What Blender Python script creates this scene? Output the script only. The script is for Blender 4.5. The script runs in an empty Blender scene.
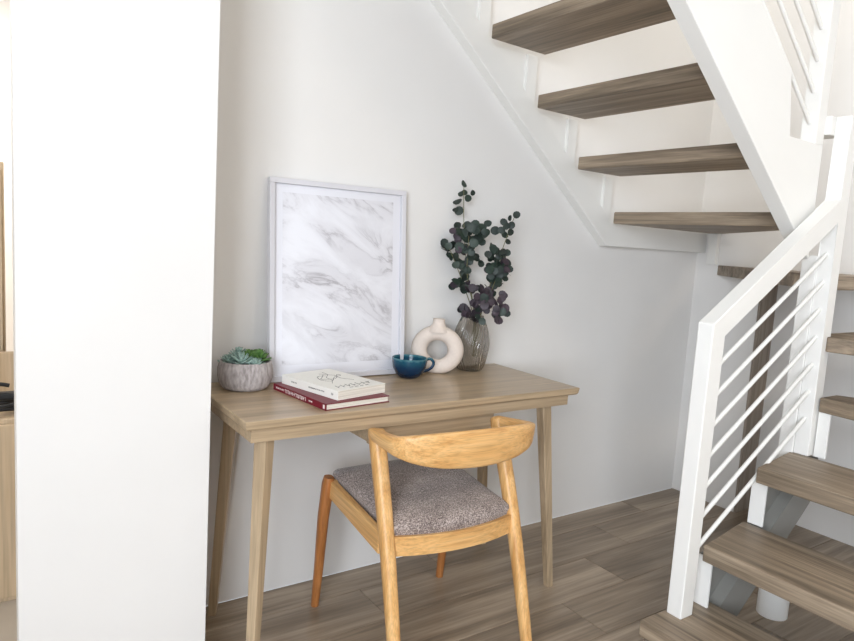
import bpy, bmesh, math, random
from mathutils import Vector, Matrix
random.seed(7)
PI = math.pi
S = bpy.context.scene
COL = S.collection

# ------------------------------------------------------------------ camera
def make_camera():
    cx, cy, cz = -0.56879, -2.07367, 1.23037
    yaw, pitch, roll, f = 0.60507, -0.11817, 0.0621, 669.174
    fw = Vector((math.sin(yaw)*math.cos(pitch), math.cos(yaw)*math.cos(pitch), math.sin(pitch)))
    r = Vector((math.cos(yaw), -math.sin(yaw), 0)); u = r.cross(fw)
    c, s = math.cos(roll), math.sin(roll)
    R, U = c*r + s*u, -s*r + c*u
    cam = bpy.data.cameras.new('camera'); cam.sensor_width = 36; cam.lens = f/854*36
    cam.clip_start = 0.05
    o = bpy.data.objects.new('camera', cam); COL.objects.link(o)
    m = Matrix((R, U, -fw)).transposed().to_4x4(); m.translation = (cx, cy, cz)
    o.matrix_world = m
    S.camera = o
make_camera()

# ------------------------------------------------------------------ light, world, exposure
w = bpy.data.worlds.new('world'); S.world = w; w.use_nodes = True
w.node_tree.nodes['Background'].inputs[0].default_value = (.86, .93, 1, 1)
w.node_tree.nodes['Background'].inputs[1].default_value = 1.0
S.view_settings.view_transform = 'Standard'; S.view_settings.look = 'None'
S.view_settings.gamma = 1; S.view_settings.use_curve_mapping = False
S.view_settings.exposure = 0.1

def area(name, loc, direction, sx, sy, power, color):
    l = bpy.data.lights.new(name, 'AREA'); l.shape = 'RECTANGLE'; l.size = sx; l.size_y = sy
    l.energy = power; l.color = color
    o = bpy.data.objects.new(name, l); COL.objects.link(o); o.location = loc
    o.rotation_euler = Vector(direction).to_track_quat('-Z', 'Y').to_euler()
    return o
# daylight entering by the large window of the left wall, by the stairwell and in the room next door
area('window_daylight', (-2.14, -3.45, 1.55), (1, .12, 0), 2.3, 1.85, 192, (.845, .912, 1))
area('stairwell_daylight', (1.5, -.5, 4.5), (0, 0, -1), 1.7, .8, 28, (1, .965, .90))
area('warm_stair_fill', (1.3, -3.0, 2.68), (0, 0, -1), .5, .5, 13, (1, .80, .58))  # added fill without a fixture, warms the stairs and right side
area('next_room_daylight', (-1.3, 1.6, 2.5), (0, 0, -1), 1.2, 1.2, 62, (1, .97, .93))

# ------------------------------------------------------------------ materials
MATS = {}
def new_mat(name):
    m = bpy.data.materials.new(name); m.use_nodes = True
    MATS[name] = m
    nt = m.node_tree
    return m, nt, nt.nodes['Principled BSDF']
def rgb(r, g, b):
    f = lambda c: ((c/255+.055)/1.055)**2.4 if c/255 > .04045 else c/255/12.92
    return (f(r), f(g), f(b), 1)
def node(nt, t, **kw):
    n = nt.nodes.new(t)
    for k, v in kw.items(): setattr(n, k, v)
    return n
def coords(nt, scale, rand=13.0, kind='Object'):
    tc = node(nt, 'ShaderNodeTexCoord'); mp = node(nt, 'ShaderNodeMapping')
    mp.inputs['Scale'].default_value = scale
    oi = node(nt, 'ShaderNodeObjectInfo'); ml = node(nt, 'ShaderNodeMath', operation='MULTIPLY')
    ml.inputs[1].default_value = rand
    ad = node(nt, 'ShaderNodeVectorMath', operation='ADD')
    nt.links.new(tc.outputs[kind], mp.inputs['Vector'])
    nt.links.new(oi.outputs['Random'], ml.inputs[0])
    nt.links.new(mp.outputs[0], ad.inputs[0]); nt.links.new(ml.outputs[0], ad.inputs[1])
    return ad.outputs[0], oi
def ramp(nt, src, stops):
    r = node(nt, 'ShaderNodeValToRGB')
    e = r.color_ramp.elements
    while len(e) < len(stops): e.new(.5)
    for k, (pos, c) in enumerate(stops): e[k].position = pos; e[k].color = c
    nt.links.new(src, r.inputs[0]); return r.outputs[0]
def wood(name, dark, mid, light, axis='x', rough=.45, grain=26, along=1.6, bump=.08, var=.0, contrast=(.3, .5, .7)):
    m, nt, b = new_mat(name)
    sc = [grain]*3; sc['xyz'.index(axis)] = along
    v, oi = coords(nt, sc)
    n1 = node(nt, 'ShaderNodeTexNoise'); n1.inputs['Scale'].default_value = 1; n1.inputs['Detail'].default_value = 5
    n1.inputs['Roughness'].default_value = .6; n1.inputs['Distortion'].default_value = .5
    nt.links.new(v, n1.inputs['Vector'])
    c1 = ramp(nt, n1.outputs['Fac'], [(contrast[0], dark), (contrast[1], mid), (contrast[2], light)])
    sc2 = [grain*7]*3; sc2['xyz'.index(axis)] = along*3
    v2, _ = coords(nt, sc2)
    n2 = node(nt, 'ShaderNodeTexNoise'); n2.inputs['Scale'].default_value = 1; n2.inputs['Detail'].default_value = 3
    nt.links.new(v2, n2.inputs['Vector'])
    g = ramp(nt, n2.outputs['Fac'], [(.3, (.8, .8, .8, 1)), (.6, (1.06, 1.06, 1.06, 1))])
    mx = node(nt, 'ShaderNodeMix', data_type='RGBA', blend_type='MULTIPLY'); mx.inputs[0].default_value = 1
    nt.links.new(c1, mx.inputs[6]); nt.links.new(g, mx.inputs[7])
    out = mx.outputs[2]
    if var:
        hs = node(nt, 'ShaderNodeHueSaturation'); mr = node(nt, 'ShaderNodeMapRange')
        mr.inputs['To Min'].default_value = 1-var; mr.inputs['To Max'].default_value = 1+var
        nt.links.new(oi.outputs['Random'], mr.inputs['Value']); nt.links.new(mr.outputs[0], hs.inputs['Value'])
        nt.links.new(out, hs.inputs['Color']); out = hs.outputs[0]
    nt.links.new(out, b.inputs['Base Color'])
    b.inputs['Roughness'].default_value = rough
    if bump:
        bp = node(nt, 'ShaderNodeBump'); bp.inputs['Strength'].default_value = bump; bp.inputs['Distance'].default_value = .002
        nt.links.new(n2.outputs['Fac'], bp.inputs['Height']); nt.links.new(bp.outputs[0], b.inputs['Normal'])
    return m
def plain(name, c, rough=.5, noise=0, nscale=30, bump=0, metallic=0, coat=0):
    m, nt, b = new_mat(name)
    b.inputs['Base Color'].default_value = c; b.inputs['Roughness'].default_value = rough
    b.inputs['Metallic'].default_value = metallic
    if coat: b.inputs['Coat Weight'].default_value = coat
    if noise or bump:
        v, _ = coords(nt, (nscale,)*3)
        n = node(nt, 'ShaderNodeTexNoise'); n.inputs['Scale'].default_value = 1; n.inputs['Detail'].default_value = 4
        nt.links.new(v, n.inputs['Vector'])
        lo = tuple(x*(1-noise) for x in c[:3])+(1,); hi = tuple(min(1, x*(1+noise)) for x in c[:3])+(1,)
        nt.links.new(ramp(nt, n.outputs['Fac'], [(.3, lo), (.7, hi)]), b.inputs['Base Color'])
        if bump:
            bp = node(nt, 'ShaderNodeBump'); bp.inputs['Strength'].default_value = bump; bp.inputs['Distance'].default_value = .002
            nt.links.new(n.outputs['Fac'], bp.inputs['Height']); nt.links.new(bp.outputs[0], b.inputs['Normal'])
    return m

plain('low_bounce_wall_paint', rgb(132, 127, 120), .6, noise=.02, nscale=3)  # unseen rear and left walls, darkened to cut bounced fill light
plain('wall_paint', rgb(233, 231, 228), .6, noise=.015, nscale=3, bump=.03)
plain('ceiling_paint', rgb(240, 239, 236), .7, noise=.01, nscale=3)
plain('stair_paint', rgb(236, 235, 231), .38, noise=.01, nscale=6)
plain('grout', rgb(120, 108, 96), .8, noise=.1, nscale=60)
wood('floor_wood', rgb(116, 100, 82), rgb(146, 129, 109), rgb(176, 158, 137), 'x', .34, grain=14, along=1.1, bump=.05, var=.10)
plain('pale_tile', rgb(212, 200, 184), .35, noise=.04, nscale=8)
for ax in 'xy':
    wood('tread_wood_'+ax, rgb(94, 82, 67), rgb(138, 122, 103), rgb(172, 155, 133), ax, .5, grain=30, along=1.5, bump=.1, var=.04)
wood('jamb_wood', rgb(136, 124, 112), rgb(156, 144, 131), rgb(172, 159, 146), 'z', .6, grain=30, along=1.5)
for ax in 'xyz':
    wood('desk_wood_'+ax, rgb(155, 134, 107), rgb(177, 155, 126), rgb(193, 171, 141), ax, .28, grain=20, along=1.1, bump=.05)
    wood('chair_wood_'+ax, rgb(196, 142, 82), rgb(220, 172, 110), rgb(233, 190, 132), ax, .4, grain=42, along=1.6, bump=.06)
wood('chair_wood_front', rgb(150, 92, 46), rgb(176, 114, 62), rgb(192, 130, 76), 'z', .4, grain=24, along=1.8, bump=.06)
wood('cabinet_wood', rgb(186, 160, 126), rgb(202, 178, 146), rgb(214, 192, 162), 'z', .45, grain=14, along=1.0)

def fabric():
    m, nt, b = new_mat('grey_fabric')
    v, _ = coords(nt, (1, 1, 1))
    n = node(nt, 'ShaderNodeTexNoise'); n.inputs['Scale'].default_value = 260; n.inputs['Detail'].default_value = 3
    n2 = node(nt, 'ShaderNodeTexNoise'); n2.inputs['Scale'].default_value = 14
    nt.links.new(v, n.inputs['Vector']); nt.links.new(v, n2.inputs['Vector'])
    a = node(nt, 'ShaderNodeMath', operation='MULTIPLY_ADD'); a.inputs[1].default_value = .2
    nt.links.new(n2.outputs['Fac'], a.inputs[0]); nt.links.new(n.outputs['Fac'], a.inputs[2])
    c = ramp(nt, a.outputs[0], [(.42, rgb(82, 70, 66)), (.6, rgb(138, 124, 118)), (.78, rgb(196, 182, 174))])
    nt.links.new(c, b.inputs['Base Color']); b.inputs['Roughness'].default_value = .95
    b.inputs['Sheen Weight'].default_value = .3
    bp = node(nt, 'ShaderNodeBump'); bp.inputs['Strength'].default_value = .5; bp.inputs['Distance'].default_value = .002
    nt.links.new(n.outputs['Fac'], bp.inputs['Height']); nt.links.new(bp.outputs[0], b.inputs['Normal'])
fabric()
def marble():
    m, nt, b = new_mat('marble_print')
    tc = node(nt, 'ShaderNodeTexCoord'); mp = node(nt, 'ShaderNodeMapping')
    mp.inputs['Scale'].default_value = (4.2, 1, 10)
    rt_ = node(nt, 'ShaderNodeMapping'); rt_.inputs['Rotation'].default_value = (0, math.radians(-30), 0)
    nt.links.new(tc.outputs['Object'], rt_.inputs['Vector']); nt.links.new(rt_.outputs[0], mp.inputs['Vector'])
    n = node(nt, 'ShaderNodeTexNoise'); n.inputs['Scale'].default_value = 1.0; n.inputs['Detail'].default_value = 9
    n.inputs['Roughness'].default_value = .62; n.inputs['Distortion'].default_value = .8
    nt.links.new(mp.outputs[0], n.inputs['Vector'])
    s = node(nt, 'ShaderNodeMath', operation='SUBTRACT'); s.inputs[1].default_value = .47
    ab = node(nt, 'ShaderNodeMath', operation='ABSOLUTE')
    nt.links.new(n.outputs['Fac'], s.inputs[0]); nt.links.new(s.outputs[0], ab.inputs[0])
    vein = ramp(nt, ab.outputs[0], [(0, rgb(178, 174, 177)), (.012, rgb(204, 201, 204)), (.05, rgb(228, 226, 229)), (.2, rgb(240, 239, 242))])
    n2 = node(nt, 'ShaderNodeTexNoise'); n2.inputs['Scale'].default_value = .8; n2.inputs['Detail'].default_value = 3
    nt.links.new(mp.outputs[0], n2.inputs['Vector'])
    msk = ramp(nt, n2.outputs['Fac'], [(.41, (0, 0, 0, 1)), (.62, (1, 1, 1, 1))])
    soft = ramp(nt, n.outputs['Fac'], [(.3, rgb(222, 220, 223)), (.6, rgb(240, 239, 242))])
    mx = node(nt, 'ShaderNodeMix', data_type='RGBA')
    nt.links.new(msk, mx.inputs[0]); nt.links.new(soft, mx.inputs[6]); nt.links.new(vein, mx.inputs[7])
    nt.links.new(mx.outputs[2], b.inputs['Base Color']); b.inputs['Roughness'].default_value = .6
marble()
plain('frame_paint', rgb(214, 213, 218), .35)
plain('mat_card', rgb(238, 237, 241), .8)
plain('backing_board', rgb(150, 130, 105), .8)
def pane():
    m, nt, b = new_mat('picture_glass')
    nt.nodes.remove(b)
    t = node(nt, 'ShaderNodeBsdfTransparent'); g = node(nt, 'ShaderNodeBsdfGlossy'); g.inputs['Roughness'].default_value = .02
    fr = node(nt, 'ShaderNodeFresnel'); fr.inputs[0].default_value = 1.35
    mx = node(nt, 'ShaderNodeMixShader')
    nt.links.new(fr.outputs[0], mx.inputs[0]); nt.links.new(t.outputs[0], mx.inputs[1]); nt.links.new(g.outputs[0], mx.inputs[2])
    nt.links.new(mx.outputs[0], nt.nodes['Material Output'].inputs[0])
pane()
plain('red_cover', rgb(112, 16, 36), .45, noise=.1, nscale=40)
plain('white_cover', rgb(240, 238, 230), .5)
def pages():
    m, nt, b = new_mat('pages')
    v, _ = coords(nt, (3, 3, 900))
    n = node(nt, 'ShaderNodeTexNoise'); n.inputs['Scale'].default_value = 1
    nt.links.new(v, n.inputs['Vector'])
    nt.links.new(ramp(nt, n.outputs['Fac'], [(.3, rgb(196, 188, 174)), (.65, rgb(238, 232, 220))]), b.inputs['Base Color'])
    b.inputs['Roughness'].default_value = .9
pages()
plain('white_ink', rgb(236, 226, 222), .6)
plain('dark_ink', rgb(92, 88, 82), .6)
def mugmat():
    m, nt, b = new_mat('blue_glaze')
    tc = node(nt, 'ShaderNodeTexCoord'); sp = node(nt, 'ShaderNodeSeparateXYZ')
    nt.links.new(tc.outputs['Object'], sp.inputs[0])
    n = node(nt, 'ShaderNodeTexNoise'); n.inputs['Scale'].default_value = 60; n.inputs['Detail'].default_value = 3
    nt.links.new(tc.outputs['Object'], n.inputs['Vector'])
    a = node(nt, 'ShaderNodeMath', operation='MULTIPLY_ADD'); a.inputs[1].default_value = .014
    nt.links.new(n.outputs['Fac'], a.inputs[0]); nt.links.new(sp.outputs['Z'], a.inputs[2])
    mr = node(nt, 'ShaderNodeMapRange'); mr.inputs['From Max'].default_value = .08
    nt.links.new(a.outputs[0], mr.inputs['Value'])
    nt.links.new(ramp(nt, mr.outputs[0], [(.1, rgb(5, 26, 50)), (.55, rgb(8, 46, 76)), (.86, rgb(18, 74, 96)), (1, rgb(84, 136, 142))]), b.inputs['Base Color'])
    b.inputs['Roughness'].default_value = .16
mugmat()
plain('dark_foot', rgb(30, 36, 44), .5)
plain('cream_ceramic', rgb(220, 207, 196), .75, noise=.03, nscale=120, bump=.1)
plain('dark_hole', rgb(50, 45, 40), .9)
def smoked():
    m, nt, b = new_mat('smoked_glass')
    b.inputs['Base Color'].default_value = rgb(222, 218, 212)
    b.inputs['Transmission Weight'].default_value = 1; b.inputs['Roughness'].default_value = .08; b.inputs['IOR'].default_value = 1.4
smoked()
def stone():
    m, nt, b = new_mat('ribbed_stone')
    v, _ = coords(nt, (120, 120, 40))
    n = node(nt, 'ShaderNodeTexNoise'); n.inputs['Scale'].default_value = 1; n.inputs['Detail'].default_value = 3
    nt.links.new(v, n.inputs['Vector'])
    nt.links.new(ramp(nt, n.outputs['Fac'], [(.3, rgb(140, 132, 130)), (.65, rgb(186, 178, 176))]), b.inputs['Base Color'])
    b.inputs['Roughness'].default_value = .9
    bp = node(nt, 'ShaderNodeBump'); bp.inputs['Strength'].default_value = .5; bp.inputs['Distance'].default_value = .002
    nt.links.new(n.outputs['Fac'], bp.inputs['Height']); nt.links.new(bp.outputs[0], b.inputs['Normal'])
stone()
plain('soil', rgb(56, 46, 38), 1, noise=.4, nscale=90)
def leafmat(name, a, bb, rough=.55):
    m, nt, b = new_mat(name)
    v, oi = coords(nt, (40, 40, 40))
    n = node(nt, 'ShaderNodeTexNoise'); n.inputs['Scale'].default_value = 1
    nt.links.new(v, n.inputs['Vector'])
    ad = node(nt, 'ShaderNodeMath', operation='MULTIPLY_ADD'); ad.inputs[1].default_value = .6
    nt.links.new(oi.outputs['Random'], ad.inputs[0]); nt.links.new(n.outputs['Fac'], ad.inputs[2])
    nt.links.new(ramp(nt, ad.outputs[0], [(.35, a), (1.0, bb)]), b.inputs['Base Color'])
    b.inputs['Roughness'].default_value = rough
leafmat('leaf_green', rgb(17, 27, 24), rgb(40, 56, 47))
leafmat('leaf_purple', rgb(30, 25, 32), rgb(66, 54, 63))
plain('stem_green', rgb(112, 110, 78), .7)
leafmat('succulent_blue', rgb(120, 152, 144), rgb(176, 200, 190))
leafmat('succulent_green', rgb(54, 96, 44), rgb(110, 150, 76))
plain('black_plastic', rgb(24, 23, 24), .5)
plain('rubber_foot', rgb(40, 36, 33), .8)
plain('shaded_steel', rgb(140, 138, 132), .5)  # lower stringers: shade under the treads put into the grey

# ------------------------------------------------------------------ mesh helpers
def obj(name, bm, mat, parent=None, smooth=None, loc=None):
    bmesh.ops.recalc_face_normals(bm, faces=bm.faces)
    me = bpy.data.meshes.new(name); bm.to_mesh(me); bm.free()
    return objm(name, me, mat, parent, smooth, loc)
def objm(name, me, mat, parent=None, smooth=None, loc=None):
    if mat and not me.materials: me.materials.append(MATS[mat])
    o = bpy.data.objects.new(name, me); COL.objects.link(o)
    if parent: o.parent = parent
    if loc: o.location = loc
    if smooth:
        for p in me.polygons: p.use_smooth = True
        if smooth is not True: me.set_sharp_from_angle(angle=math.radians(smooth))
    return o
def thing(name, label, cat, loc=(0, 0, 0), rz=0, group=None):
    o = bpy.data.objects.new(name, None); COL.objects.link(o)
    o.empty_display_size = .1
    o.location = loc; o.rotation_euler = (0, 0, rz)
    return tag(o, label, cat, group)
def tag(o, label, cat, group=None):
    o['label'] = label; o['category'] = cat
    if group: o['group'] = group
    return o
def struct(o, label=None):
    o['kind'] = 'structure'
    if label: o['label'] = label
    return o
def bevel(bm, off, seg=2, geom=None):
    if off > 0:
        bmesh.ops.bevel(bm, geom=geom or list(bm.edges), offset=off, segments=seg, profile=.5, affect='EDGES', clamp_overlap=True)
def box(bm, x0, x1, y0, y1, z0, z1):
    vs = [bm.verts.new((x, y, z)) for z in (z0, z1) for y in (y0, y1) for x in (x0, x1)]
    for f in ((0, 1, 3, 2), (4, 6, 7, 5), (0, 4, 5, 1), (2, 3, 7, 6), (0, 2, 6, 4), (1, 5, 7, 3)):
        bm.faces.new([vs[i] for i in f])
    return vs
def boxbm(*a, b=0, seg=2):
    bm = bmesh.new(); box(bm, *a); bevel(bm, b, seg); return bm
def prism(pts, lo, hi, axis='z', b=0, seg=2, bm=None):
    """polygon pts extruded along axis from lo to hi (pts are the two other coordinates)"""
    own = bm is None
    if own: bm = bmesh.new()
    def mk(p, t):
        return {'z': (p[0], p[1], t), 'y': (p[0], t, p[1]), 'x': (t, p[0], p[1])}[axis]
    a = [bm.verts.new(mk(p, lo)) for p in pts]; c = [bm.verts.new(mk(p, hi)) for p in pts]
    n = len(pts)
    bm.faces.new(a); bm.faces.new(c[::-1])
    for i in range(n): bm.faces.new((a[i], a[(i+1) % n], c[(i+1) % n], c[i]))
    if own: bevel(bm, b, seg)
    return bm
def rings(bm, loops, closed=False, cap=True):
    """skin a list of equal-length vertex loops"""
    L = [[bm.verts.new(p) for p in l] for l in loops]
    n = len(L[0]); m = len(L)
    for i in range(m if closed else m-1):
        A, B = L[i], L[(i+1) % m]
        for k in range(n): bm.faces.new((A[k], A[(k+1) % n], B[(k+1) % n], B[k]))
    if cap and not closed:
        bm.faces.new(L[0][::-1]); bm.faces.new(L[-1])
    return L
def sweep(bm, pts, radii, seg=12, power=2.0, up=(0, 0, 1), closed=False):
    """tube along pts; radii = list of (a, b): a across, b along up"""
    P = [Vector(p) for p in pts]; U = Vector(up); loops = []
    for i, p in enumerate(P):
        if closed: t = P[(i+1) % len(P)]-P[i-1]
        else: t = P[min(i+1, len(P)-1)]-P[max(i-1, 0)]
        t.normalize()
        s = t.cross(U)
        if s.length < 1e-4: s = t.cross(Vector((0, 1, 0)))
        s.normalize(); v = s.cross(t).normalized()
        a, b = radii[i] if not isinstance(radii, (int, float)) else (radii, radii)
        l = []
        for k in range(seg):
            th = 2*PI*k/seg; c, d = math.cos(th), math.sin(th)
            l.append(p + s*(a*math.copysign(abs(c)**(2/power), c)) + v*(b*math.copysign(abs(d)**(2/power), d)))
        loops.append(l)
    return rings(bm, loops, closed)
def lathe(bm, prof, seg=32, cap=(True, True), fn=None):
    L = []
    for (r, z) in prof:
        L.append([Vector(((fn(r, 2*PI*k/seg, z) if fn else r)*math.cos(2*PI*k/seg), (fn(r, 2*PI*k/seg, z) if fn else r)*math.sin(2*PI*k/seg), z)) for k in range(seg)])
    V = [[bm.verts.new(p) for p in l] for l in L]
    for i in range(len(V)-1):
        for k in range(seg): bm.faces.new((V[i][k], V[i][(k+1) % seg], V[i+1][(k+1) % seg], V[i+1][k]))
    if cap[0]: bm.faces.new(V[0][::-1])
    if cap[1]: bm.faces.new(V[-1])
def catmull(pts, n=8):
    P = [Vector(p) for p in pts]; out = []
    for i in range(len(P)-1):
        a = P[max(i-1, 0)]; b = P[i]; c = P[i+1]; d = P[min(i+2, len(P)-1)]
        for k in range(n):
            t = k/n
            out.append(.5*((2*b)+(c-a)*t+(2*a-5*b+4*c-d)*t*t+(3*b-a-3*c+d)*t**3))
    out.append(P[-1]); return out

# ================================================================== the room
XR, XL, YR = 2.524, -2.1, -6.2
CE = 2.75
WT = .12
# floor: grout bed and wood-look tiles laid along x
floor = struct(obj('floor', boxbm(XL, XR+.14, YR, 0, -.05, -.0035), 'grout'))
TW, TL, GAP = .2035, 1.2, .0022
starts = {0: 2.11, 1: .55, 2: 1.47, 3: 1.13}
full = {}
def tile_mesh(lx, ly):
    k = (round(lx, 3), round(ly, 3))
    if k not in full:
        bm = boxbm(-lx/2, lx/2, -ly/2, ly/2, -.012, 0)
        geom = [e for e in bm.edges if all(v.co.z > -.001 for v in e.verts)]
        bevel(bm, .0009, 1, geom)
        me = bpy.data.meshes.new('floor_tile'); bm.to_mesh(me); bm.free(); full[k] = me
    return full[k]
row = 0; ytop = 0.0
while ytop > YR:
    ybot = -.143 if row == 0 else max(ytop-.205, YR)
    s = starts.get(row, random.uniform(0, 1.2))
    x = s - TL*math.ceil((s-XL)/TL)
    while x < XR+.14:
        a, b = max(x+GAP/2, XL), min(x+TL-GAP/2, XR+.14)
        if b-a > .02:
            me = tile_mesh(b-a, ytop-ybot-GAP)
            objm('floor_tile', me, 'floor_wood', floor, loc=((a+b)/2, (ytop+ybot)/2, 0))
        x += TL
    ytop = ybot; row += 1

def multi(name, boxes, mat, label=None):
    bm = bmesh.new()
    for b in boxes: box(bm, *b)
    return struct(obj(name, bm, mat), label)
ZT = 4.6
multi('wall_back', [(-.30, XR+.2, 0, WT, 0, ZT)], 'wall_paint')
multi('wall_right', [(XR, XR+.2, -.352, 0, 0, ZT), (XR, XR+.2, YR, -.352, 1.165, ZT), (XR+.137, XR+.2, YR, -.352, 0, 1.165)], 'wall_paint')
struct(obj('trim_1', boxbm(XR+.001, XR+.137, -.364, -.352, 0, 1.163, b=.001), 'jamb_wood'), 'brown wood jamb board lining the recess under the stairs')
multi('wall_column', [(-.484, -.30, -.35, -.27, 0, CE), (-.30, -.049, -.35, 0, 0, CE), (-.30, -.049, 0, WT, 0, CE)], 'wall_paint', 'broad white column beside the desk')
multi('wall_rear', [(XL, XR+.2, YR-.12, YR, 0, CE)], 'low_bounce_wall_paint')
# left wall with the window opening
WY0, WY1, WZ0, WZ1 = -4.65, -2.25, .6, 2.5
multi('wall_left', [(XL-.12, XL, YR, WY0, 0, CE), (XL-.12, XL, WY1, 2.6, 0, CE), (XL-.12, XL, WY0, WY1, 0, WZ0), (XL-.12, XL, WY0, WY1, WZ1, CE)], 'low_bounce_wall_paint')
win = struct(obj('window_1', boxbm(XL-.09, XL-.03, WY0, WY1, WZ0, WZ0+.06, b=.004), 'stair_paint'), 'large white framed window of the left wall')
obj('window_frame', boxbm(XL-.09, XL-.03, WY0, WY1, WZ1-.06, WZ1, b=.004), 'stair_paint', win)
for y in (WY0, (WY0+WY1)/2-.03, WY1-.06):
    obj('window_frame', boxbm(XL-.09, XL-.03, y, y+.06, WZ0+.06, WZ1-.06, b=.004), 'stair_paint', win)
# ceiling with the stair opening and the stairwell above
SX0, SY0 = .35, -1.02
multi('ceiling', [(XL, SX0, YR, 0, CE, CE+.15), (SX0, XR+.2, YR, SY0, CE, CE+.15)], 'ceiling_paint')
multi('wall_stairwell', [(SX0-.1, SX0, SY0, 0, CE+.15, ZT), (SX0-.1, XR+.2, SY0-.1, SY0, CE+.15, ZT), (SX0-.1, XR+.2, SY0-.1, WT, ZT, ZT+.1)], 'wall_paint', 'white walls of the stairwell above')
# room next door, left of the column
struct(obj('floor', boxbm(XL, -.30, 0, 2.6, -.05, 0), 'pale_tile'), 'pale tiled floor of the room next door')
multi('wall_next_room', [(XL-.12, -.18, 2.6, 2.72, 0, CE), (-.30, -.18, WT, 2.6, 0, CE), (XL, -.18, 0, 2.6, CE, CE+.15)], 'wall_paint', 'white walls of the room next door')

# ================================================================== staircase
RS = .205
Z = [.175+RS*k for k in range(14)]          # tread tops
stair = thing('staircase', 'white steel staircase with grey-brown wooden treads turning around a narrow well', 'staircase', (0, 0, 0))
TH = .050
def tread(poly, z, grain='y'):
    return obj('tread', prism(poly, z-TH, z, 'z', .004, 2), 'tread_wood_'+grain, stair)
YF, YN = -.945, -1.86
# lower flight, climbing to the right
for k, (x0, x1) in enumerate(((1.03, 1.315), (1.233, 1.525), (1.480, 1.775))):
    tread([(x0, YN), (x1, YN), (x1, YF), (x0, YF if k == 0 else -.993)], Z[k])
# winders round the newel
tread([(1.79, -1.012), (1.71, YN), (2.34, YN), (1.90, -1.012)], Z[3])
tread([(1.79, -1.012), (1.98, YN), (XR, YN), (XR, -.95), (1.86, -.95)], Z[4])
tread([(1.86, -.985), (XR-.004, -.985), (XR-.004, -.125), (1.80, -.87), (1.80, -.92)], Z[5], 'x')
tread([(1.755, -.884), (1.86, -.884), (XR-.012, -.14), (XR-.012, -.053), (1.755, -.090)], Z[6])
# upper flight, climbing to the left along the back wall
NUP = 5
for k in range(1, NUP+1):
    x0 = 1.755-.2495*k
    tread([(x0, -.886), (x0+.278, -.886), (x0+.278, -.082), (x0, -.092)], Z[6+k])
# white block carrying the lowest tread
obj('plinth', boxbm(1.055, 1.29, YN+.03, YF-.02, 0, Z[0]-TH, b=.003), 'stair_paint', stair)

# wall stringer of the upper flight: diagonal box plus the level piece below the winder
SL = .83
def zb(x): return 1.900-SL*(x-1)
def zt(x): return 2.022-SL*(x-1)
XA = .20
bm = prism([(XA, zb(XA)), (1.775, zb(1.775)), (XR-.006, zb(1.775)), (XR-.006, Z[6]-TH-.001), (zt_x := 1.795, Z[6]-TH-.001), (XA, zt(XA))], -.05, 0, 'y', .004, 2)
obj('stringer', bm, 'stair_paint', stair)
for k in range(0, NUP+1):
    xf = 1.755-.2495*k+.278 if k else None
    if xf is None: continue
    zu = Z[6+k]-TH
    # triangular web below the tread and the flat bar standing at its front
    xs = 1 + (2.022-zu)/SL
    obj('bracket', prism([(xs, zu), (xf-.03, zu), (xf-.03, zt(xf-.03)-.02), (xs, zt(xs)-.02)], -.034, -.026, 'y'), 'stair_paint', stair)
    obj('bracket', boxbm(xf-.055, xf-.002, -.048, -.012, zt(xf-.03)-.06, zu, b=.002), 'stair_paint', stair)
obj('bracket', boxbm(XR-.03, XR-.002, -.122, -.075, Z[5], Z[6]-TH, b=.002), 'stair_paint', stair)
# outer stringer of the upper flight, cut in steps on top
xe = .30
pts = [(1.742, 2.655-.808*1.742), (1.742, Z[7]+.008), (1.532, Z[7]+.008), (1.497, 1.818), (1.452, 1.832), (xe, 1.832+.82*(1.452-xe)), (xe, 2.655-.808*xe)]
obj('stringer', prism(pts, -.94, -.888, 'y', .002, 1), 'stair_paint', stair)
# newel between the flights and the pipe under it
obj('newel_post', boxbm(1.766, 1.83, -.9565, -.906, .52, 1.262, b=.003), 'stair_paint', stair)
bm = bmesh.new(); lathe(bm, [(.050, 0), (.050, .255)], 28)
obj('support_pipe', bm, 'stair_paint', stair, 40, loc=(1.757, -.962, 0))
# stringers of the lower flight (far one beside the railing, near one out by the room)
def low_stringer(yw, s):
    bm = bmesh.new()
    f = lambda x: .151+.803*(x-1.341)          # top line of the diagonal beam
    y0, y1 = min(yw, yw+s*.046), max(yw, yw+s*.046)
    prism([(1.20, .001), (1.20, f(1.20)), (1.86, f(1.86)), (1.86, f(1.86)-.144), (1.341, .001)], y0, y1, 'y', bm=bm)
    for xr, zl, zh in ((1.272, Z[0]-.03, Z[1]-TH), (1.536, Z[1]-.03, Z[2]-TH)):
        prism([(xr, f(xr)-.002), (xr, zh), (1.341+(zh-.151)/.803, zh)], yw-.004 if s < 0 else yw, yw if s < 0 else yw+.004, 'y', bm=bm)
    obj('stringer', bm, 'shaded_steel', stair)
    for xr, zl, zh in ((1.272, Z[0], Z[1]-TH), (1.536, Z[1], Z[2]-TH)):
        obj('bracket', boxbm(xr-.004, xr+.004, min(yw, yw+s*.05), max(yw, yw+s*.05), zl, zh, b=.001), 'stair_paint', stair)
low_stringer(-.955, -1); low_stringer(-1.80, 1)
obj('bracket', boxbm(1.795, 1.803, -1.05, -1.012, Z[2], Z[3]-TH, b=.001), 'stair_paint', stair)

# lower railing
yr0, yr1 = -1.006, -.957
def tube(bm, *a): 
    b2 = boxbm(*a, b=.003, seg=2); me = bpy.data.meshes.new('t'); b2.to_mesh(me); b2.free(); bm.from_mesh(me); bpy.data.meshes.remove(me)
HS = .622
bm = bmesh.new()
hx0, hx1, hz = 1.137, 1.792, 1.050
ht = lambda x: hz+HS*(x-hx0)
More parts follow.
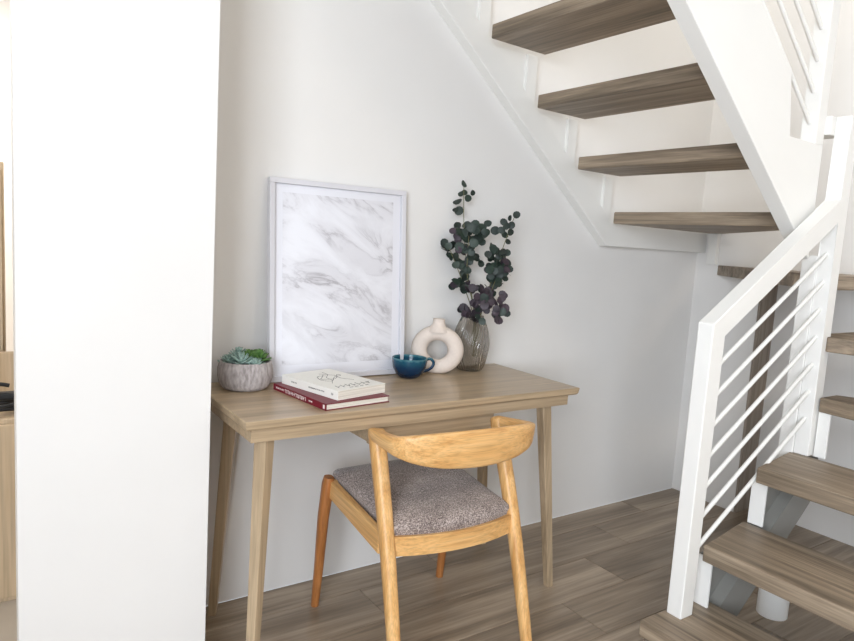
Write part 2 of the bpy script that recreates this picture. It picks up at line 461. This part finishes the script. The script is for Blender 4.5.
# post, sloping rail, far post as one welded frame
prism([(hx0, Z[0]), (hx0, ht(hx0)), (1.77, ht(1.77)), (1.77, 1.712), (1.822, 1.712), (1.822, Z[2]), (1.77, Z[2]),
       (1.77, ht(1.77)-.068), (1.194, ht(1.194)-.068), (1.194, Z[0])], yr0, yr1, 'y', b=.003, bm=None).to_mesh(me := bpy.data.meshes.new('railing'))
bm.from_mesh(me); bpy.data.meshes.remove(me)
rail = obj('railing', bm, 'stair_paint', stair)
obj('connector', boxbm(1.742, 1.822, yr1, -.888, 1.652, 1.712, b=.003), 'stair_paint', rail)
for i in range(7):
    zr = 1.268-.0925*i
    bm = bmesh.new()
    xl = 1.194
    sweep(bm, [(xl-.002, -.981, zr+HS*(xl-1.77)), (1.772, -.981, zr)], .0068, 10)
    obj('rod', bm, 'stair_paint', rail, 40)
# upper railing above the outer stringer
bm = boxbm(1.69, 1.742, -.94, -.888, Z[7]+.007, Z[7]+1.05, b=.003)
rail2 = obj('railing', bm, 'stair_paint', stair)
ux = .40
obj('handrail', prism([(1.742, Z[7]+1.05), (1.742, Z[7]+1.10), (ux, Z[7]+1.10+SL*(1.742-ux)), (ux, Z[7]+1.05+SL*(1.742-ux))], -.94, -.888, 'y', .003), 'stair_paint', rail2)
zup = Z[6+NUP+1]+.007
obj('post', boxbm(.30, .352, -.94, -.888, zup-.2, zup+1.0, b=.003), 'stair_paint', rail2)
for i in range(9):
    zr = 1.686+.098*i
    bm = bmesh.new()
    sweep(bm, [(1.692, -.914, zr), (.34, -.914, zr+SL*(1.692-.34))], .0068, 10)
    obj('rod', bm, 'stair_paint', rail2, 40)

# ================================================================== desk
desk = thing('writing_desk', 'long grey-oak writing desk with splayed tapered legs against the white wall', 'desk', (.603, -.2475, 0))
DX, DY = .603, -.2475
def dobj(name, bm, mat, parent=desk, smooth=None):
    bmesh.ops.translate(bm, verts=bm.verts, vec=(-DX, -DY, 0)); return obj(name, bm, mat, parent, smooth)
# top slab with undercut edge
bm = bmesh.new()
o0 = [(0, -.48), (1.206, -.48), (1.206, -.012), (0, -.012)]
ins = lambda d: [(0+d, -.48+d), (1.206-d, -.48+d), (1.206-d, -.012-d), (0+d, -.012-d)]
rings(bm, [[(x, y, .725) for x, y in ins(.007)], [(x, y, .730) for x, y in ins(.003)], [(x, y, .748) for x, y in ins(0)], [(x, y, .75) for x, y in ins(.002)]])
dobj('tabletop', bm, 'desk_wood_x')
bm = bmesh.new()
for b in ((.021, 1.165, -.466, -.446, .690, .7245), (.021, 1.165, -.046, -.026, .690, .7245), (.021, .041, -.446, -.046, .690, .7245), (1.145, 1.165, -.446, -.046, .690, .7245)):
    box(bm, *b)
dobj('under_frame', bm, 'desk_wood_x')
# drawer hung below the top
dr = dobj('drawer', boxbm(.385, .843, -.428, -.06, .638, .7245, b=.002), 'desk_wood_x')
dobj('drawer_front', boxbm(.381, .847, -.4455, -.4285, .636, .7245, b=.0015), 'desk_wood_x', dr)
def desk_leg(top, foot, th):
    bm = bmesh.new(); loops = []
    for t in (0, .25, .5, .75, 1):
        wv = .041+(.026-.041)*t
        cx = top[0]+(foot[0]-top[0])*t; cy = top[1]+(foot[1]-top[1])*t; z = .7243*(1-t)
        l = []
        h = wv/2; r = h*.18
        for (sx, sy) in ((1, 1), (-1, 1), (-1, -1), (1, -1)):
            for (ax, ay) in (((h, h-r), (h-r, h)) if sx*sy > 0 else ((h-r, h), (h, h-r))):
                px, py = sx*ax, sy*ay
                l.append((cx+px*math.cos(th)-py*math.sin(th), cy+px*math.sin(th)+py*math.cos(th), z))
        loops.append(l)
    rings(bm, loops)
    return dobj('leg', bm, 'desk_wood_z')
desk_leg((.072, -.428), (.046, -.452), math.radians(30))
desk_leg((1.082, -.428), (1.178, -.438), 0)
desk_leg((.105, -.072), (.062, -.052), math.radians(-30))
desk_leg((1.10, -.072), (1.176, -.052), 0)

# ================================================================== chair
chair = thing('dining_chair', 'honey-oak chair with curved wooden backrest and grey woven seat pushed up to the desk', 'chair', (.595, -.44, 0), math.radians(-4))
def cl(name, pts, radii, mat, seg=14, power=2.4, up=(0, 0, 1)):
    bm = bmesh.new(); sweep(bm, pts, radii, seg, power, up)
    return obj(name, bm, mat, chair, 50)
for s in (-1, 1):
    # front leg
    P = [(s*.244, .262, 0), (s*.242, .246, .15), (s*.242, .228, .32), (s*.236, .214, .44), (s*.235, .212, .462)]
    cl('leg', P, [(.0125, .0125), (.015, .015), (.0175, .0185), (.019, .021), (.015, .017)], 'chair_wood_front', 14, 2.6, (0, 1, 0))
    # rear leg, leaning back at the foot
    P = catmull([(s*.222, -.288, 0), (s*.219, -.235, .19), (s*.216, -.163, .42), (s*.213, -.095, .60), (s*.2125, -.070, .665), (s*.2125, -.062, .694)], 3)
    n = len(P); R = []
    for i in range(n):
        t = i/(n-1); k = .0150+.0080*math.sin(min(1, t*1.35)*PI/2)
        R.append((k*.98, k*1.08))
    R[-1] = (R[-1][0]*.75, R[-1][1]*.75)
    cl('leg', P, R, 'chair_wood_z', 14, 2.6, (0, 1, 0))
# backrest band with the two arms; heights of its lower and upper edge follow the curve
path = [(-.2125, -.045), (-.220, -.10), (-.224, -.155), (-.219, -.208), (-.182, -.243), (-.11, -.266), (0, -.277)]
zlo = [.658, .664, .664, .658, .645, .632, .627]
zhi = [.694, .700, .708, .716, .726, .733, .736]
thk = [.019, .019, .016, .015, .013, .012, .0115]
full_path = [(x, y, z0, z1, t) for (x, y), z0, z1, t in zip(path, zlo, zhi, thk)]
full_path += [(-x, y, z0, z1, t) for (x, y, z0, z1, t) in full_path[-2::-1]]
fine = []
V5 = full_path
for i in range(len(V5)-1):
    a, b, c, d = V5[max(i-1, 0)], V5[i], V5[i+1], V5[min(i+2, len(V5)-1)]
    for k in range(6):
        t = k/6
        fine.append(tuple(.5*((2*b[j])+(c[j]-a[j])*t+(2*a[j]-5*b[j]+4*c[j]-d[j])*t*t+(3*b[j]-a[j]-3*c[j]+d[j])*t**3) for j in range(5)))
fine.append(V5[-1])
def band(lo, hi, name, mat):
    bm = bmesh.new(); pts = fine[lo:hi+1]; loops = []
    for i, (x, y, z0, z1, t) in enumerate(pts):
        gi = lo+i
        a = fine[max(gi-1, 0)]; b = fine[min(gi+1, len(fine)-1)]
        tx, ty = b[0]-a[0], b[1]-a[1]; L = math.hypot(tx, ty); nx, ny = ty/L, -tx/L
        lean = .10
        zc, h = (z0+z1)/2, (z1-z0)/2
        sh = 1
        e = min(gi, len(fine)-1-gi)
        if e == 0: sh = .72
        l = []
        for k in range(16):
            th = 2*PI*k/16; c, s_ = math.cos(th), math.sin(th)
            u = t*sh*math.copysign(abs(c)**(2/3.4), c); v = h*sh*math.copysign(abs(s_)**(2/6), s_)
            off = u + v*lean
            l.append((x-nx*off*-1, y-ny*off*-1, zc+v))
        loops.append(l)
    rings(bm, loops)
    return obj(name, bm, mat, chair, 60)
NF = len(fine)-1
band(0, 21, 'arm', 'chair_wood_y'); band(NF-21, NF, 'arm', 'chair_wood_y'); band(21, NF-21, 'backrest', 'chair_wood_x')
# seat rails
for s in (-1, 1):
    bm = bmesh.new()
    prism([(.212, .395), (.212, .452), (-.155, .428), (-.155, .366)], s*.224-.0115, s*.224+.0115, 'x', .004, 2, bm=None).to_mesh(me := bpy.data.meshes.new('seat_rail'))
    bm.from_mesh(me); bpy.data.meshes.remove(me)
    obj('seat_rail', bm, 'chair_wood_y', chair)
obj('seat_rail', boxbm(-.225, .225, .197, .222, .395, .45, b=.004), 'chair_wood_x', chair)
bm = bmesh.new(); loops = []
for i in range(13):
    t = -1+2*i/12; x = t*.207; y = -.168-.036*(1-t*t)
    loops.append([(x, y-.011, .365), (x, y+.011, .365), (x, y+.011, .418), (x, y-.011, .421)])
rings(bm, loops); obj('seat_rail', bm, 'chair_wood_x', chair, 40)
# cushion
def outline(inset):
    pts = []
    F, B, wf, wb = .232-inset, -.172+inset, .214-inset, .198-inset
    n = 12
    for i in range(n+1):
        t = -1+2*i/n; pts.append((t*wb, B-.036*(1-t*t)))
    m = 8
    for i in range(1, m): pts.append((wb+(wf-wb)*i/m, B+(F-B)*i/m))
    for i in range(n+1):
        t = 1-2*i/n; pts.append((t*wf, F+.010*(1-t*t)))
    for i in range(1, m): pts.append((-(wf+(wb-wf)*i/m), F+(B-F)*i/m))
    return pts
zc = lambda y: .438+.055*(y+.17)
bm = bmesh.new(); loops = []
for inset, h in ((.006, -.034), (.004, -.012), (0, .002), (.002, .012), (.012, .022), (.035, .028), (.08, .031), (.13, .032)):
    loops.append([(x, y, zc(y)+h) for x, y in outline(inset)])
rings(bm, loops)
obj('seat_cushion', bm, 'grey_fabric', chair, 60)

# ================================================================== picture
FW, FH = .506, .650
pic = thing('framed_picture', 'white framed marble print leaning on the wall above the desk', 'picture', (.468, -.072, .752))
lean = math.atan2(.052, FH); pic.rotation_euler = (-lean, 0, 0)
mw, fd = .017, .024
def fr(name, x0, x1, z0, z1, y0, y1, mat, b=.0015, parent=pic): return obj(name, boxbm(x0, x1, y0, y1, z0, z1, b=b), mat, parent)
fr('frame_rail', -FW/2, FW/2, 0, mw, -fd/2, fd/2, 'frame_paint'); fr('frame_rail', -FW/2, FW/2, FH-mw, FH, -fd/2, fd/2, 'frame_paint')
fr('frame_rail', -FW/2, -FW/2+mw, mw, FH-mw, -fd/2, fd/2, 'frame_paint'); fr('frame_rail', FW/2-mw, FW/2, mw, FH-mw, -fd/2, fd/2, 'frame_paint')
fr('mat_board', -FW/2+mw, FW/2-mw, mw, FH-mw, .002, .004, 'mat_card', 0)
fr('print', -FW/2+mw+.030, FW/2-mw-.030, mw+.034, FH-mw-.026, .0008, .002, 'marble_print', 0)
fr('backing', -FW/2+mw, FW/2-mw, mw, FH-mw, .005, .009, 'backing_board', 0)
bm = bmesh.new(); vs = [bm.verts.new(p) for p in ((-FW/2+mw, -.003, mw), (FW/2-mw, -.003, mw), (FW/2-mw, -.003, FH-mw), (-FW/2+mw, -.003, FH-mw))]
bm.faces.new(vs); obj('glass_pane', bm, 'picture_glass', pic)

# ================================================================== books
def book(name, label, corner, along, W, D, H, cover, z, hard):
    """corner: near spine corner; spine runs from it away from the viewer, W is spine length, D the page depth"""
    ang = math.atan2(along[1], along[0])
    t = thing(name, label, 'book', (corner[0], corner[1], z), ang)
    # local x along the spine, local -y towards the fore edge
    c = .0022 if hard else .0009
    bm = bmesh.new()
    box(bm, 0, W, -D, 0, 0, c); box(bm, 0, W, -D, 0, H-c, H); box(bm, 0, W, -c, 0, c, H-c)
    obj('cover', bm, cover, t)
    e = .003 if hard else .0005
    obj('page_block', boxbm(e, W-e, -D+e, -c, c, H-c), 'pages', t)
    return t
bA, bB = Vector((.236, -.449)), Vector((.199, -.160))
d1 = (bB-bA).normalized()
red = book('hardback_book', 'dark red hardback book lying beneath the white book on the desk', bA, d1, .292, .222, .019, 'red_cover', .7502, True)
random.seed(3)
def marks(bm, x0, x1, zc_, h, y, gap=.25):
    x = x0
    while x < x1:
        ww = h*random.uniform(.35, .7)
        k = random.random()
        z0, z1 = zc_-h/2, zc_+h/2
        if k < .5: box(bm, x, x+h*.18, y, y+.0004, z0, z1); box(bm, x, x+ww, y, y+.0004, z1-h*.2, z1)
        elif k < .8: box(bm, x, x+h*.18, y, y+.0004, z0, z1); box(bm, x, x+ww, y, y+.0004, z0, z0+h*.2); box(bm, x+ww-h*.18, x+ww, y, y+.0004, z0, z1)
        else: box(bm, x, x+ww, y, y+.0004, zc_-h*.1, zc_+h*.1); box(bm, x+ww*.4, x+ww*.4+h*.18, y, y+.0004, z0, z1)
        x += ww+h*gap
bm = bmesh.new(); W = .292
# the spine is read from its far end, so the title sits past the middle
marks(bm, W*.24, W*.31, .0095, .004, 0); marks(bm, W*.36, W*.74, .0095, .0105, 0); marks(bm, W*.78, W*.95, .0095, .005, 0); box(bm, W*.02, W*.05, 0, .0004, .004, .015)
obj('lettering', bm, 'white_ink', red)['kind'] = 'stuff'
wA, wB = Vector((.284, -.424)), Vector((.222, -.170)); d2 = (wB-wA).normalized()
wh = book('paperback_book', 'white paperback book with a line drawing on top of the red book', wA, d2, .262, .186, .027, 'white_cover', .7696, False)
bm = bmesh.new()
marks(bm, .02, .03, .0135, .007, 0); marks(bm, .06, .13, .0135, .004, 0); marks(bm, .19, .215, .0135, .004, 0)
# cover: title near one short edge and a loose line drawing
def flat(bm, pts, wid=.0014, z=.0271):
    P = [Vector((p[0], p[1], z)) for p in pts]
    for a, b in zip(P, P[1:]):
        d = (b-a).normalized(); s_ = Vector((-d.y, d.x, 0))*wid/2
        f = [a-s_, b-s_, b+s_, a+s_]
        lo = [bm.verts.new(p) for p in f]; hi = [bm.verts.new(p+Vector((0, 0, .0003))) for p in f]
        bm.faces.new(hi)
        for i in range(4): bm.faces.new((lo[i], lo[(i+1) % 4], hi[(i+1) % 4], hi[i]))
for k in range(7):
    y = -.03-.020*k
    h_ = .024+random.uniform(-.004, .006)
    flat(bm, [(.03, y), (.03+h_, y-.004)], .0022)
    flat(bm, [(.03+h_*random.random(), y-.001), (.034+h_*random.random(), y-.014)], .002)
for k in range(4): flat(bm, [(.018, -.06-.02*k), (.018, -.073-.02*k)], .003)
pts = [(.15+.045*math.cos(a*1.3)*(.6+.4*math.sin(a*2.1)), -.10+.05*math.sin(a)) for a in [i*.35 for i in range(28)]]
flat(bm, pts, .0016)
flat(bm, [(.085, -.05), (.12, -.08), (.155, -.085), (.19, -.12), (.225, -.125)], .0014)
flat(bm, [(.09, -.14), (.13, -.12), (.17, -.13), (.21, -.10)], .0014)
obj('lettering', bm, 'dark_ink', wh)['kind'] = 'stuff'

# ================================================================== mug
mug = thing('mug', 'round blue glazed mug with a handle beside the picture', 'mug', (.708, -.136, .7502))
bm = bmesh.new()
lathe(bm, [(.030, 0), (.034, .003), (.047, .014), (.057, .032), (.0615, .055), (.0625, .070), (.061, .0712), (.0585, .070), (.057, .054), (.052, .032), (.040, .015), (.02, .010), (.001, .0095)], 40, (True, False))
obj('body', bm, 'blue_glaze', mug, 50)
bm = bmesh.new()
a = math.radians(-12); dirv = Vector((math.cos(a), math.sin(a), 0))
P = catmull([dirv*.060+Vector((0, 0, .062)), dirv*.080+Vector((0, 0, .064)), dirv*.092+Vector((0, 0, .050)), dirv*.086+Vector((0, 0, .034)), dirv*.070+Vector((0, 0, .024)), dirv*.053+Vector((0, 0, .020))], 5)
sweep(bm, P, [(.0055, .0045)]*len(P), 10, 2, up=(-dirv.y, dirv.x, 0))
obj('handle', bm, 'blue_glaze', mug, 60)

# ================================================================== ring vase
ring = thing('ring_vase', 'cream ceramic ring-shaped vase with a short neck', 'vase', (.850, -.100, .7502), math.radians(-38))
bm = bmesh.new()
Rm, rt = .0675, .0295
L = []
NU, NV = 48, 20
for i in range(NU):
    u = 2*PI*i/NU
    l = []
    for k in range(NV):
        v = 2*PI*k/NV
        rr = Rm+rt*math.cos(v)
        zz = rr*math.sin(u)
        z_ = max(zz*.93+(Rm+rt)*.93-.004, 0)
        l.append((rr*math.cos(u), rt*.92*math.sin(v), z_))
    L.append(l)
rings(bm, L, closed=True)
obj('body', bm, 'cream_ceramic', ring, 60)
bm = bmesh.new(); top = 2*(Rm+rt)*.93-.004
lathe(bm, [(.042, top-.022), (.031, top-.006), (.024, top+.004), (.0215, top+.016), (.0225, top+.024), (.0215, top+.0245), (.0175, top+.022), (.016, top+.005)], 28, (False, True))
obj('neck', bm, 'cream_ceramic', ring, 60)

# ================================================================== glass vase and eucalyptus
VX, VY = 1.014, -.090
bm = bmesh.new()
prof = [(.040, 0), (.050, .010), (.060, .040), (.0675, .085), (.068, .115), (.062, .150), (.052, .180), (.043, .200), (.040, .212)]
fine_p = [(p.x, p.y) for p in catmull([(r, z, 0) for r, z in prof], 5)]
rib = lambda r, th, z: r*(1+.034*math.cos(30*th+6*math.sin(z*26)))
SEG = 180
lathe(bm, fine_p, SEG, (True, False), rib)
inner = [(r-.004, z+(.006 if i == 0 else 0)) for i, (r, z) in enumerate(fine_p)][::-1]
inner = [p for p in inner if p[1] >= .006]
# join rim, then inner wall
bm2 = bmesh.new()
prof_all = fine_p+inner
lathe(bm2, prof_all, SEG, (True, True), lambda r, th, z: rib(r, th, z))
bm.free()
gv = obj('glass_vase', bm2, 'smoked_glass', None, 50, loc=(VX, VY, .7502))
tag(gv, 'smoked ribbed glass vase holding dark eucalyptus', 'vase')

rv = Vector((.779, -.628, 0)); fv = Vector((.628, .779, 0)); VB = Vector((1.036, -.086, 0))
def P3(s, z, d=0): return VB+rv*s+fv*d+Vector((0, 0, z))
def leaf_bm(r):
    bm = bmesh.new(); n = 10
    c = bm.verts.new((0, r, -.10*r))
    ringv = []
    for k in range(n):
        th = 2*PI*k/n
        rr = r*(1+.06*math.cos(th*1))
        ringv.append(bm.verts.new((rr*.92*math.sin(th), r-rr*math.cos(th), .12*r*math.cos(2*th))))
    for k in range(n): bm.faces.new((c, ringv[k], ringv[(k+1) % n]))
    return bm
leaf_mesh = {}
for key, r in (('s', .0118), ('m', .0150), ('l', .0185)):
    for mk in ('leaf_green', 'leaf_purple'):
        bm = leaf_bm(r); me = bpy.data.meshes.new('leaf'); bm.to_mesh(me); bm.free()
        for p in me.polygons: p.use_smooth = True
        me.materials.append(MATS[mk]); leaf_mesh[key+mk] = me
LV = [(-.082, 1.449), (-.077, 1.419), (-.09, 1.414), (-.047, 1.418), (-.063, 1.398), (-.103, 1.383), (-.095, 1.349), (-.108, 1.352), (-.097, 1.296), (-.069, 1.297),
 (-.085, 1.275), (-.059, 1.281), (-.033, 1.286), (-.002, 1.293), (.008, 1.276), (-.075, 1.258), (-.048, 1.25), (-.016, 1.239), (-.093, 1.256), (-.137, 1.225),
 (-.136, 1.202), (-.125, 1.197), (-.108, 1.22), (-.11, 1.176), (-.092, 1.181), (-.085, 1.204), (-.063, 1.205), (-.036, 1.198), (-.016, 1.177), (-.043, 1.171),
 (-.077, 1.151), (-.059, 1.148), (-.056, 1.108), (-.072, 1.076), (-.094, 1.076), (-.045, 1.073), (.119, 1.346), (.098, 1.334), (.075, 1.319), (.105, 1.308),
 (.085, 1.302), (.045, 1.285), (.068, 1.288), (.104, 1.282), (.083, 1.272), (.098, 1.246), (.052, 1.214), (.083, 1.206), (.067, 1.191), (.041, 1.181),
 (.059, 1.173), (.082, 1.161), (.1, 1.167), (.11, 1.145), (.075, 1.143), (.053, 1.146), (.031, 1.14), (.042, 1.114), (.064, 1.116), (.079, 1.094),
 (.052, 1.093), (-.017, 1.057), (.011, 1.05), (.004, 1.022), (.03, 1.033), (.045, 1.007), (.066, 1.018), (-.009, 1.003), (.018, 1.001), (.032, 1.06),
 (.045, 1.061), (.084, 1.014), (.094, 1.046), (.1, .988), (.073, .987), (.066, .964), (-.053, .991), (-.047, .969), (-.031, 1.065), (-.019, .958), (.004, .959)]
BR = {
 'A': (range(0, 10), [(.004, .80), (-.008, .96), (-.05, 1.14), (-.072, 1.30), (-.082, 1.445)], -.03, 'leaf_green', 'tallest dark green eucalyptus branch rising straight out of the glass vase'),
 'C': (list(range(10, 19))+list(range(25, 36)), [(-.006, .80), (-.010, .96), (-.045, 1.10), (-.05, 1.20), (-.05, 1.285)], -.045, 'leaf_green', 'dense leafy eucalyptus branch in the middle of the bunch'),
 'E': (range(19, 25), [(.010, .80), (-.012, .95), (-.06, 1.08), (-.105, 1.18), (-.13, 1.225)], -.06, 'leaf_green', 'small eucalyptus sprig leaning towards the picture'),
 'B': (range(36, 46), [(-.008, .80), (.012, .96), (.055, 1.13), (.09, 1.26), (.115, 1.345)], -.01, 'leaf_green', 'eucalyptus branch leaning away from the picture with a fan of round leaves'),
 'F': (range(46, 61), [(.0, .80), (.012, .95), (.045, 1.05), (.07, 1.14), (.075, 1.21)], -.03, 'leaf_green', 'bushy eucalyptus branch beneath the fan of round leaves'),
 'D': (range(61, 81), [(.004, .82), (.008, .95), (.02, 1.0), (.03, 1.06)], -.05, 'leaf_purple', 'short purple-tinged eucalyptus branch at the rim of the glass vase')}
random.seed(11)
vdir = Vector((-.628, -.779, .12)).normalized()
for key, (ids, st, dep, mk, lab) in BR.items():
    t = thing('eucalyptus_branch', lab, 'plant', P3(0, .765, 0), 0, 'eucalyptus branches in the glass vase')
    base = t.location.copy()
    sp = []
    for (s, z) in st:
        f = max(0, min(1, (z-.95)/.2)); sp.append(P3(s, z, dep*f)-base)
    sp = catmull(sp, 5)
    bm = bmesh.new(); sweep(bm, sp, [(.0022-.0010*i/len(sp),)*2 for i in range(len(sp))], 6, up=(0, 1, 0))
    obj('stem', bm, 'stem_green', t, True)
    for i in ids:
        s, z = LV[i]
        for rep in range(4 if key in 'CDF' else 2 if key == 'E' else 1):
            d = dep+random.uniform(-.03, .03)+(.0 if rep == 0 else random.choice((-.02, .02)))
            ss, zz = (s, z) if rep == 0 else (s+random.uniform(-.019, .019), z+random.uniform(-.019, .019))
            p = P3(ss, zz, d)
            if p.y > -.030: p -= fv*((p.y+.030)/fv.y)
            p -= base
            near = min(sp, key=lambda q: (q-p).length)
            out = (p-near)
            if out.length < 1e-3: out = Vector((0, 0, 1))
            out.normalize()
            nrm = (vdir*random.uniform(.35, 1)+Vector((random.uniform(-1, 1), random.uniform(-1, .3), random.uniform(-.4, 1)))*.75).normalized()
            y = (out-nrm*out.dot(nrm)).normalized(); xx = y.cross(nrm).normalized()
            size = 'l' if i in (5, 6, 41, 12, 15) else random.choice('smm' if key in 'AB' else 'mml')
            mm = mk if (random.random() > .18 or key in 'AB') else ('leaf_purple' if mk == 'leaf_green' else 'leaf_green')
            lo = objm('leaf', leaf_mesh[size+mm], None, t)
            r = {'s': .0118, 'm': .0150, 'l': .0185}[size]
            M = Matrix((xx, y, nrm)).transposed().to_4x4(); M.translation = p-y*r
            lo.matrix_local = M

# ================================================================== planter with succulents
PX, PY = .126, -.112
pl = thing('planter_bowl', 'round grey ribbed stone planter at the column end of the desk', 'planter', (PX, PY, .7502))
bm = bmesh.new()
prof = [(.056, 0), (.067, .004), (.076, .017), (.0815, .040), (.0815, .062), (.078, .078), (.076, .085), (.0735, .086), (.071, .083), (.071, .068)]
fp = [(p.x, p.y) for p in catmull([(r, z, 0) for r, z in prof], 3)]
lathe(bm, fp, 96, (True, True), lambda r, th, z: r*(1+(.012*math.cos(44*th+3*math.sin(z*90)) if .006 < z < .078 else 0)))
obj('bowl', bm, 'ribbed_stone', pl, 50)
bm = bmesh.new(); lathe(bm, [(.001, .070), (.03, .071), (.0705, .070)], 24, (True, False)); obj('soil', bm, 'soil', pl)
def succulent(name, lab, loc, R, n_whorls, lpw, mat, tall=1.0, pointy=.5):
    t = thing(name, lab, 'plant', loc, random.uniform(0, 6), 'succulents in the stone planter')
    bmc = bmesh.new(); lathe(bmc, [(R*.16, -.006), (R*.14, R*.35*tall)], 8); obj('stalk', bmc, mat, t, 50)
    tmpl = bmesh.new(); n = 5; loops = []
    for i in range(n+1):
        u = i/n
        wv = .21*math.sin(PI*min(1, .12+u*.88))**.8+.01
        hh = .10*(1-u*.7)
        z = .18*u*u
        loops.append([(-wv, u, z+.04), (0, u, z-hh), (wv, u, z+.04), (0, u, z+hh*.5)])
    rings(tmpl, loops); me = bpy.data.meshes.new('leaf'); bmesh.ops.recalc_face_normals(tmpl, faces=tmpl.faces); tmpl.to_mesh(me); tmpl.free()
    me.materials.append(MATS[mat])
    for p in me.polygons: p.use_smooth = True
    for wq in range(n_whorls):
        f = wq/max(1, n_whorls-1)
        for k in range(lpw):
            o = objm('leaf', me, None, t)
            L = R*(1-.55*f)
            o.scale = (L, L, L)
            tilt = math.radians(8+66*f+random.uniform(-6, 6))
            az = 2*PI*(k+.5*(wq % 2))/lpw+random.uniform(-.1, .1)
            o.rotation_euler = (Matrix.Rotation(az, 3, 'Z') @ Matrix.Rotation(tilt, 3, 'X')).to_euler()
            o.location = (0, 0, R*.34*tall*(.3+.7*f))
random.seed(5)
zs = .7502+.0725
def pp(s, d): v = Vector((.33, .94)); r = Vector((.94, -.33)); return (PX+r.x*s+v.x*d, PY+r.y*s+v.y*d, zs)
B, G = 'succulent_blue', 'succulent_green'
succulent('succulent', 'large pale blue-green succulent rosette in the stone planter', pp(-.014, -.028), .046, 5, 10, B, 1.3)
succulent('succulent', 'small pale rosette at the planter rim next to the picture', pp(.030, -.040), .031, 5, 9, B, 1.2)
succulent('succulent', 'pale succulent rosette at the planter rim by the column', pp(-.050, -.012), .034, 5, 9, B, 1.5)
succulent('succulent', 'bright green leafy succulent standing tallest in the planter', pp(.040, .000), .040, 5, 10, G, 2.3)
succulent('succulent', 'mid-green succulent in the middle of the planter', pp(.008, .006), .040, 5, 10, G, 2.1)
succulent('succulent', 'blue-green succulent at the back of the planter', pp(-.020, .022), .042, 5, 10, B, 2.2)
succulent('succulent', 'small green succulent tucked behind the tallest one', pp(.028, .034), .034, 5, 9, G, 2.3)

# ================================================================== room next door: cabinets seen past the column
cab = thing('low_cabinet', 'low pale wooden cabinet in the room past the column', 'cabinet', (-.85, .5, 0))
obj('body', boxbm(-.55, .52, -.18, .22, .0, .60, b=.003), 'cabinet_wood', cab)
obj('back_panel', boxbm(-.55, .52, .195, .22, .6005, .745, b=.003), 'cabinet_wood', cab)
for k, x0 in enumerate((-.54, -.185, .17)):
    dd = obj('door', boxbm(x0, x0+.345, -.198, -.181, .02, .585, b=.002), 'cabinet_wood', cab)
    obj('knob', boxbm(x0+.30, x0+.312, -.214, -.199, .30, .36, b=.002), 'black_plastic', dd)
tc = thing('tall_cabinet', 'tall pale wooden cupboard standing behind the low cabinet', 'cabinet', (-1.0, 1.1, 0))
obj('body', boxbm(-.5, .545, -.25, .25, 0, 1.42, b=.004), 'cabinet_wood', tc)
for x0 in (-.49, .035):
    dd = obj('door', boxbm(x0, x0+.50, -.268, -.251, .04, 1.39, b=.002), 'cabinet_wood', tc)
    obj('knob', boxbm(x0+.46, x0+.472, -.284, -.269, .7, .8, b=.002), 'black_plastic', dd)
ck = thing('cable_coil', 'black coiled cable with a plug lying on the low cabinet', 'cable', (-.50, .42, .601))
bm = bmesh.new()
P = []
for i in range(61):
    a = 2*PI*i/20
    P.append((.075*math.cos(a)*(1+.15*math.sin(a*.37)), .06*math.sin(a), .007+.030*i/60+.006*math.sin(a*1.7)))
sweep(bm, P, .0065, 8); obj('cable', bm, 'black_plastic', ck, True)
bm = bmesh.new()
sweep(bm, catmull([(-.05, 0, .03), (-.045, -.01, .075), (.0, -.012, .092), (.035, -.01, .086)], 6), .0065, 8)
obj('cable_end', bm, 'black_plastic', ck, True)
obj('plug', boxbm(.0, .055, -.03, .006, .042, .066, b=.006), 'black_plastic', ck)
